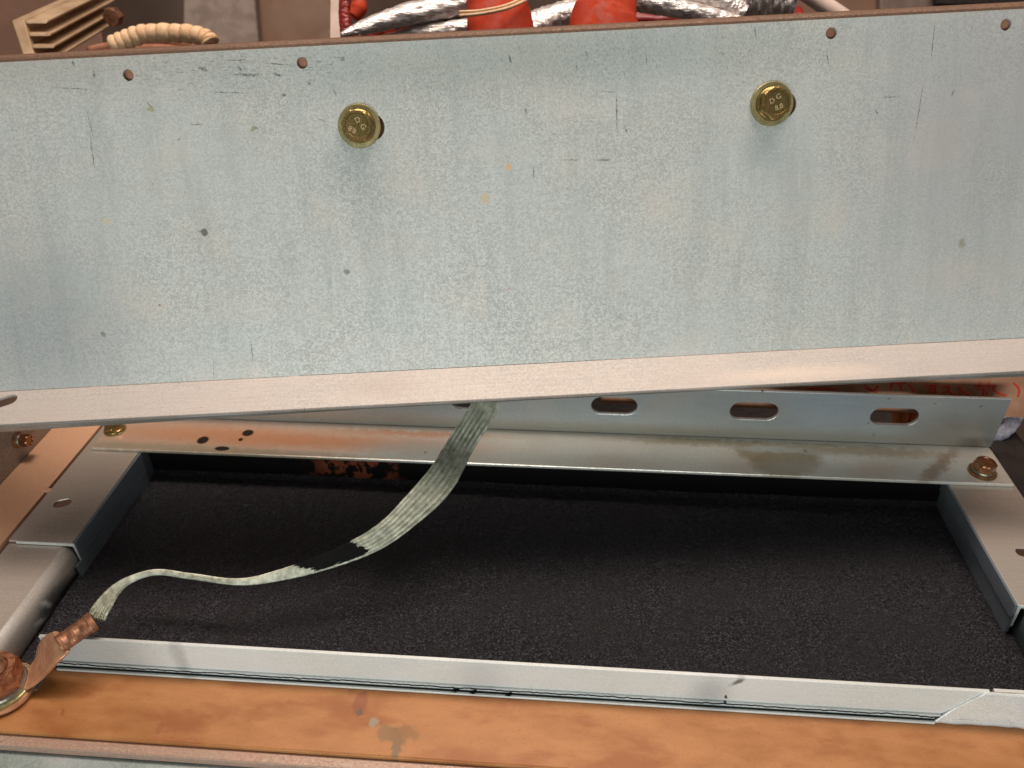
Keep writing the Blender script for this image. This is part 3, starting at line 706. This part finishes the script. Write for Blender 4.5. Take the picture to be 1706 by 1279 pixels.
M('ring', [(sc_c[0]+x, sc_c[1]+y, z) for x, y, z in v], f, M_copper, lug)
ferr = [b0+(b1-b0)*t for t in np.linspace(-.10, .10, 6)]
tube('end_collar', np.array(ferr), 5.2, M_oldcopper, lug, n=20, sq=.75)

# ================================================================== right side behind the frame
M_blk = simple('black_rubber', (24, 19, 17), (38, 30, 27), .55, 0, .05)
bbk = empty('black_channel', (250, 330, -5), 'black painted channel just outside the right rail of the pit frame', 'channel')
box('channel', (240.6, 150, -12), (262, 420, -1.0), M_blk, bbk, bevel=1.5)
gp = empty('olive_panel', (300, 400, 0), 'dull olive brown panel beyond the black channel at the right edge', 'panel')
box('panel', (263, 470, -60), (520, 474, 66), simple('olive_paint', (108, 100, 66), (124, 114, 78), .6, 0, .05), gp)
hose = empty('grey_hose', (252, 375, 12), 'loops of ribbed grey hose curling behind the right end of the angle bar', 'hose')
M_hose = simple('grey_hose_plastic', (120, 118, 130), (160, 158, 170), .45, 0, .2)
for k, (du, rr) in enumerate(((0, 1), (9, 1), (18, 1))):
    pts = [dep(1690-du*.2, 640, 470), dep(1698-du*.6, 672, 455), dep(1692-du*.7, 700, 448), dep(1672-du*.8, 722, 446), dep(1640-du, 732, 450), dep(1600, 735, 455)]
    tube('loop', spline(pts, 60), 3.1, M_hose, hose, n=14, rfun=lambda i, a: 1+.06*sin(i*1.3))
wb = empty('marked_board', (180, 372, 45), 'brown wooden board with red handwriting behind the rear angle bar', 'board')
M_wood = simple('brown_board', (160, 112, 86), (188, 140, 110), .6, 0, .06, .1)
BY = 373.0
box('board', (20, BY, 12), (330, BY+4, 57), M_wood, wb, bevel=.4)
strokes = [[(-320, 262), (-30, 268)], [(230, 235), (300, 285), (350, 300)], [(355, 235), (310, 280), (240, 262)], [(480, 210), (470, 275)], [(545, 215), (575, 275)], [(640, 225), (665, 260), (685, 300)], [(470, 212), (610, 212)],
           [(790, 235), (900, 230)], [(830, 250), (835, 300)], [(880, 235), (885, 310)], [(830, 300), (890, 295)], [(832, 272), (886, 268)], [(945, 250), (1010, 245), (990, 290), (945, 300)], [(1000, 280), (1060, 320), (1130, 315)],
           [(1105, 240), (1140, 290), (1210, 320)], [(1250, 240), (1450, 235)], [(1300, 200), (1300, 240)], [(1380, 200), (1375, 240)], [(1270, 270), (1400, 262)], [(1340, 270), (1320, 330)], [(1330, 295), (1370, 300), (1355, 330)], [(1420, 250), (1460, 300), (1540, 330)], [(1610, 210), (1660, 270), (1650, 340)]]
gs = []
for st_ in strokes:
    pts = [onp(1400+x/5.575, 600+y/5.575, (0, BY-.1, 0), Y) for x, y in st_]
    gs.append(tube_geo(spline(pts, max(4, 5*len(pts))), .62, 6, sq=1, cap=True))
v, f = join_geo(gs); M('handwriting', [(a[0], BY-.05+(a[1]-BY)*.25, a[2]) for a in v], f, simple('red_marker', (196, 52, 30), (220, 70, 40), .6, 0, .3), wb)
# copper cables and loose wires behind
M_cop2 = simple('orange_cable', (190, 104, 62), (214, 130, 84), .4, .3, .1)
M_wire = simple('brown_wire', (150, 100, 76), (186, 132, 104), .5, 0, .1)
for k, (u, v, r, lab) in enumerate(((1500, 690, 4.5, 'thick orange cable seen through the slot of the rear angle bar'), (1523, 690, 3.6, 'second orange cable seen through the slot, right of the thick one'))):
    p = dep(u, v, 455); o = tube('cable', spline([p+V(-8+k*4, 4, 30), p, p+V(6, 2, -30)], 20), r, M_cop2, None, origin=p); tag(o, lab, 'cable')
for k, (u, lab) in enumerate(((1655, 'leftmost pale brown cable crossing above the marked board at the right'), (1680, 'middle pale brown cable crossing above the marked board at the right'), (1700, 'pale brown cable above the marked board at the very right edge'), )):
    p = dep(u, 640, 468); o = tube('wire', spline([p+V(-26, 14, 24), p+V(-10, 2, 6), p+V(4, 4, -6), p+V(24, 20, -14)], 24), 3.4, M_wire, None, origin=p); tag(o, lab, 'cable', 'cables above the marked board')
box('cabinet_back', (-309, 520, -60), (262, 523, 150), simple('dark_cabinet_back', (40, 28, 24), (54, 38, 30), .7, 0, .03), tag(empty('cabinet_back_wall', (0, 520, 40), 'dark brown back wall of the cabinet behind the rear angle bar', 'wall')))
box('base_sheet', (-309, 362, -63), (262, 520, -60), M_dark, [o for o in sc.objects if o.name == 'cabinet_back_wall'][0])

# ================================================================== background above the cover
M_cream = simple('cream_anodised', (178, 148, 116), (206, 178, 146), .5, .2, .05)
d0, d1 = 520., 640.
hs_ = empty('heat_sink', dep(60, 80, d0), 'cream aluminium heat sink with angled fins at the top left', 'heat sink')
def ext(name, pts, shift, mat, parent):
    A = [dep(u, v, d0) for u, v in pts]; e = dep(60+shift[0], 60+shift[1], d1)-dep(60, 60, d0)
    return prism(name, A, e, mat, parent, bevel=.4)
ext('spine', [(20, 34), (40, 33), (62, 110), (45, 110)], (112, -58), M_cream, hs_)
for (x0, y0, x1, y1) in ((42, 34, 80, 34), (47, 55, 86, 55), (53, 75, 92, 75), (58, 94, 97, 94)):
    ext('fin', [(x0, y0), (x1, y1), (x1-3, y1+5), (x0+2, y0+5)], (112, -58), M_cream, hs_)
nb = dep(192, 26, 600)
v, f = head_geo(6, 7, False); kn = M('terminal_knob', [(nb[0]+y_, nb[1]-z_, nb[2]+x_) for x_, y_, z_ in v], f, M_oldcopper, None, origin=nb); tag(kn, 'small brown terminal knob right of the heat sink fins', 'knob')
# cord wrapped bundle
bd = empty('wrapped_bundle', dep(265, 62, 520), 'cream cord wrapped cable bundle resting behind the cover edge', 'cable bundle')
bp = spline([dep(186, 76, 520), dep(215, 64, 520), dep(250, 55, 520), dep(300, 55, 520), dep(342, 63, 520), dep(352, 74, 520)], 53)
tube('cable_core', bp, 4.2, M_wire, bd)
M_cord = simple('cream_cord', (226, 184, 140), (244, 210, 172), .7, 0, .3, .1)
for k in range(13):
    seg = bp[k*4:k*4+5]; rr = np.array([5.3, 6.0, 6.2, 6.0, 5.3])*(1+.05*random.uniform(-1, 1))
    tube('wrap', seg+V(0, 0, random.uniform(-.3, .3)), rr, M_cord, bd, n=14)
for k, (dv, lab) in enumerate(((0, 'upper'), (12, 'lower'))):
    p = dep(262, 80+dv, 535); o = tube('brown_cable', spline([dep(150, 84+dv, 560), dep(230, 70+dv, 540), dep(300, 72+dv, 535), dep(380, 92+dv, 535)], 30), 3.2, M_wire, None, origin=p); tag(o, lab+' brown cable running under the cream wrapped bundle', 'cable')
rw = empty('rear_cabinet_wall', dep(853, 0, 880), 'brown and grey panelled rear wall far behind the cover', 'wall')
def panel(name, pts, d, mat, label, thick=8):
    A = [dep(u, v, d) for u, v in pts]; n = np.cross(A[1]-A[0], A[2]-A[1]); n /= np.linalg.norm(n)
    if np.dot(n, FW) < 0: n = -n
    o = prism(name, A, n*thick, mat, rw, bevel=1); return tag(o, label)
M_br2 = simple('brown_panel_paint', (110, 80, 60), (124, 92, 70), .6, 0, .01)
panel('brown_panel', [(-260, -60), (150, -60), (180, 130), (-260, 130)], 900, simple('red_brown_panel', (112, 82, 66), (128, 94, 76), .6, 0, .01), 'reddish brown panel behind the heat sink')
panel('grey_panel', [(306, -60), (418, -60), (436, 130), (306, 130)], 860, simple('grey_textured_paint', (124, 108, 100), (146, 130, 120), .7, 0, .06, .6), 'textured grey panel standing behind the wrapped bundle')
panel('brown_panel', [(425, -60), (553, -60), (553, 130), (441, 130)], 880, M_br2, 'brown panel between the grey panel and the white post')
panel('brown_panel', [(1320, -60), (1462, -60), (1462, 90), (1320, 90)], 880, M_br2, 'brown panel behind the white diagonal strut')
panel('grey_panel', [(1466, -60), (1720, -60), (1720, 90), (1466, 90)], 870, simple('grey_brown_paint', (104, 88, 80), (122, 104, 94), .7, 0, .05), 'grey brown panel above the right end of the cover')
panel('dark_panel', [(1560, -90), (1800, -90), (1800, 6), (1560, 6)], 850, M_dark, 'dark panel at the top right corner')
M_wpost = simple('white_painted_steel', (206, 184, 170), (222, 202, 190), .5, 0, .05)
o = prism('white_post', [dep(551, -80, 520), dep(576, -80, 520), dep(573, 110, 520), dep(549, 110, 520)], FW*9, M_wpost, None, origin=dep(562, 20, 520), bevel=.6); tag(o, 'upright white post behind the cover left of the silver sleeves', 'post')
p = dep(1370, 5, 560); o = tube('white_strut', np.array([dep(1300, -45, 560), dep(1340, -14, 560), dep(1400, 26, 560), dep(1450, 60, 560)]), 6.0, M_wpost, None, origin=p); tag(o, 'slanting white strut behind the cover on the right', 'strut')
def foilmat():
    a = Mat('silver_foil_sleeve', .28, .5); a.warp(.1, 6, 2)
    f = a.noise(.5, 5, .65, a.map(.12, 1.2, 2.4)); c = a.mix(a.ramp(f, .35, .65), (196, 186, 182), (255, 250, 246))
    a.col(c); a.bump(a.noise(.5, 3, .6, a.map(.3, 1, 2)), .8, .8); return a.m
M_fs = foilmat(); M_red = simple('orange_red_silicone', (168, 44, 4), (188, 56, 8), .7, 0, .08, .08); M_dred = simple('dark_red_rubber', (112, 26, 24), (150, 36, 30), .4, 0, .1)
def sleeve(name, pts, rad, mat, label, cat, n=90, wr=.12, sq=.8, group=None):
    P = spline([dep(*p) for p in pts], n); R_ = np.interp(np.linspace(0, 1, n), np.linspace(0, 1, len(rad)), rad)
    sd = random.random()*50
    o = tube(name, P, R_, mat, None, n=40, sq=sq, origin=P[n//2], rfun=lambda i, a: 1+wr*noise.noise(Vector((i*.25+sd, cos(a)*2.4, sin(a)*2.4)))+wr*.5*noise.noise(Vector((i*.9, cos(a)*4, sin(a)*4+sd))))
    return tag(o, label, cat, group)
gr = 'foil covered sleeves behind the cover'
sleeve('foil_sleeve', [(568, 58, 430), (610, 44, 435), (680, 24, 440), (760, 8, 445), (850, -10, 450)], [1.5, 5, 7.5, 8.5, 9], M_fs, 'silver foil sleeve tapering to the left beside the white post', 'sleeve', group=gr)
sleeve('foil_sleeve', [(600, 74, 445), (690, 56, 445), (780, 44, 445), (800, 42, 445)], [2, 5, 6, 3], M_fs, 'short silver foil fold under the tapering sleeve', 'sleeve', group=gr)
sleeve('foil_sleeve', [(860, 60, 470), (900, 38, 470), (960, 18, 470), (1000, 8, 470)], [9, 10, 9, 8], M_fs, 'silver foil sleeve lying between the two orange red sleeves', 'sleeve', group=gr)
sleeve('foil_sleeve', [(1030, -6, 450), (1090, 6, 450), (1160, 20, 450), (1230, 38, 450)], [8, 7, 6, 5], M_fs, 'silver foil sleeve leaving the right orange red sleeve downwards', 'sleeve', group=gr)
sleeve('foil_sleeve', [(1070, -25, 458), (1140, -12, 458), (1210, 6, 458), (1240, 24, 458)], [7, 8, 8, 7], M_fs, 'upper silver foil sleeve sloping to the right', 'sleeve', group=gr)
sleeve('foil_sleeve', [(1210, 2, 462), (1260, -4, 462), (1318, -4, 462)], [9, 13, 13], M_fs, 'wide crinkled foil end with reddish folds at the right', 'sleeve', sq=.9, wr=.2, group=gr)
sleeve('dark_red_sleeve', [(576, -20, 450), (574, 20, 450), (578, 70, 450)], [3, 3.4, 3.4], M_dred, 'thin dark red upright sleeve beside the white post', 'sleeve')
sleeve('dark_red_sleeve', [(590, 60, 458), (680, 44, 458), (800, 30, 458)], [7, 9, 10], M_red, 'red sleeve showing under the tapering silver foil', 'sleeve')
sleeve('dark_red_sleeve', [(840, 66, 485), (1000, 40, 490), (1200, 34, 490), (1330, 34, 490)], [11, 12, 11, 10], M_dred, 'dark red sleeve lying behind the foil sleeves', 'sleeve')
o = sleeve('red_knob', [(588, 28, 500), (597, 14, 500), (598, 2, 500)], [5, 6.5, 5], M_red, 'round red knob behind the silver sleeve near the white post', 'knob', n=20, wr=0)
def red(pts, label):
    P = spline([dep(*p[:3]) for p in pts], 40); R_ = np.interp(np.linspace(0, 1, 40), np.linspace(0, 1, len(pts)), [p[3] for p in pts])
    o = tube('orange_red_sleeve', P, R_, M_red, None, n=32, sq=.6, origin=P[20], rfun=lambda i, a: 1+.02*noise.noise(Vector((i*.3, cos(a)*2, sin(a)*2)))); return tag(o, label, 'sleeve', 'orange red sleeves behind the cover')
red([(818, -60, 436, 15), (824, -10, 436, 16), (832, 30, 436, 18.5), (838, 80, 436, 19)], 'orange red sleeve tied with a beige cord behind the cover')
red([(1016, -60, 440, 17.5), (1012, 0, 440, 16.5), (1006, 30, 440, 19), (1004, 70, 440, 21)], 'wide orange red sleeve without a cord, right of the tied one')
tie = sleeve('cord_tie', [(766, 26, 424), (800, 23, 418), (840, 15, 416), (872, 2, 422), (890, -12, 436)], [.9, .9, .9], M_cord, 'beige cord tied round the left orange red sleeve', 'cord', n=40, wr=0, sq=1)
tie = sleeve('cord_tie', [(766, 20, 424), (800, 18, 418), (840, 10, 416), (870, -3, 422), (888, -16, 436)], [.9, .9, .9], M_cord, 'upper turn of beige cord round the left orange red sleeve', 'cord', n=40, wr=0, sq=1)
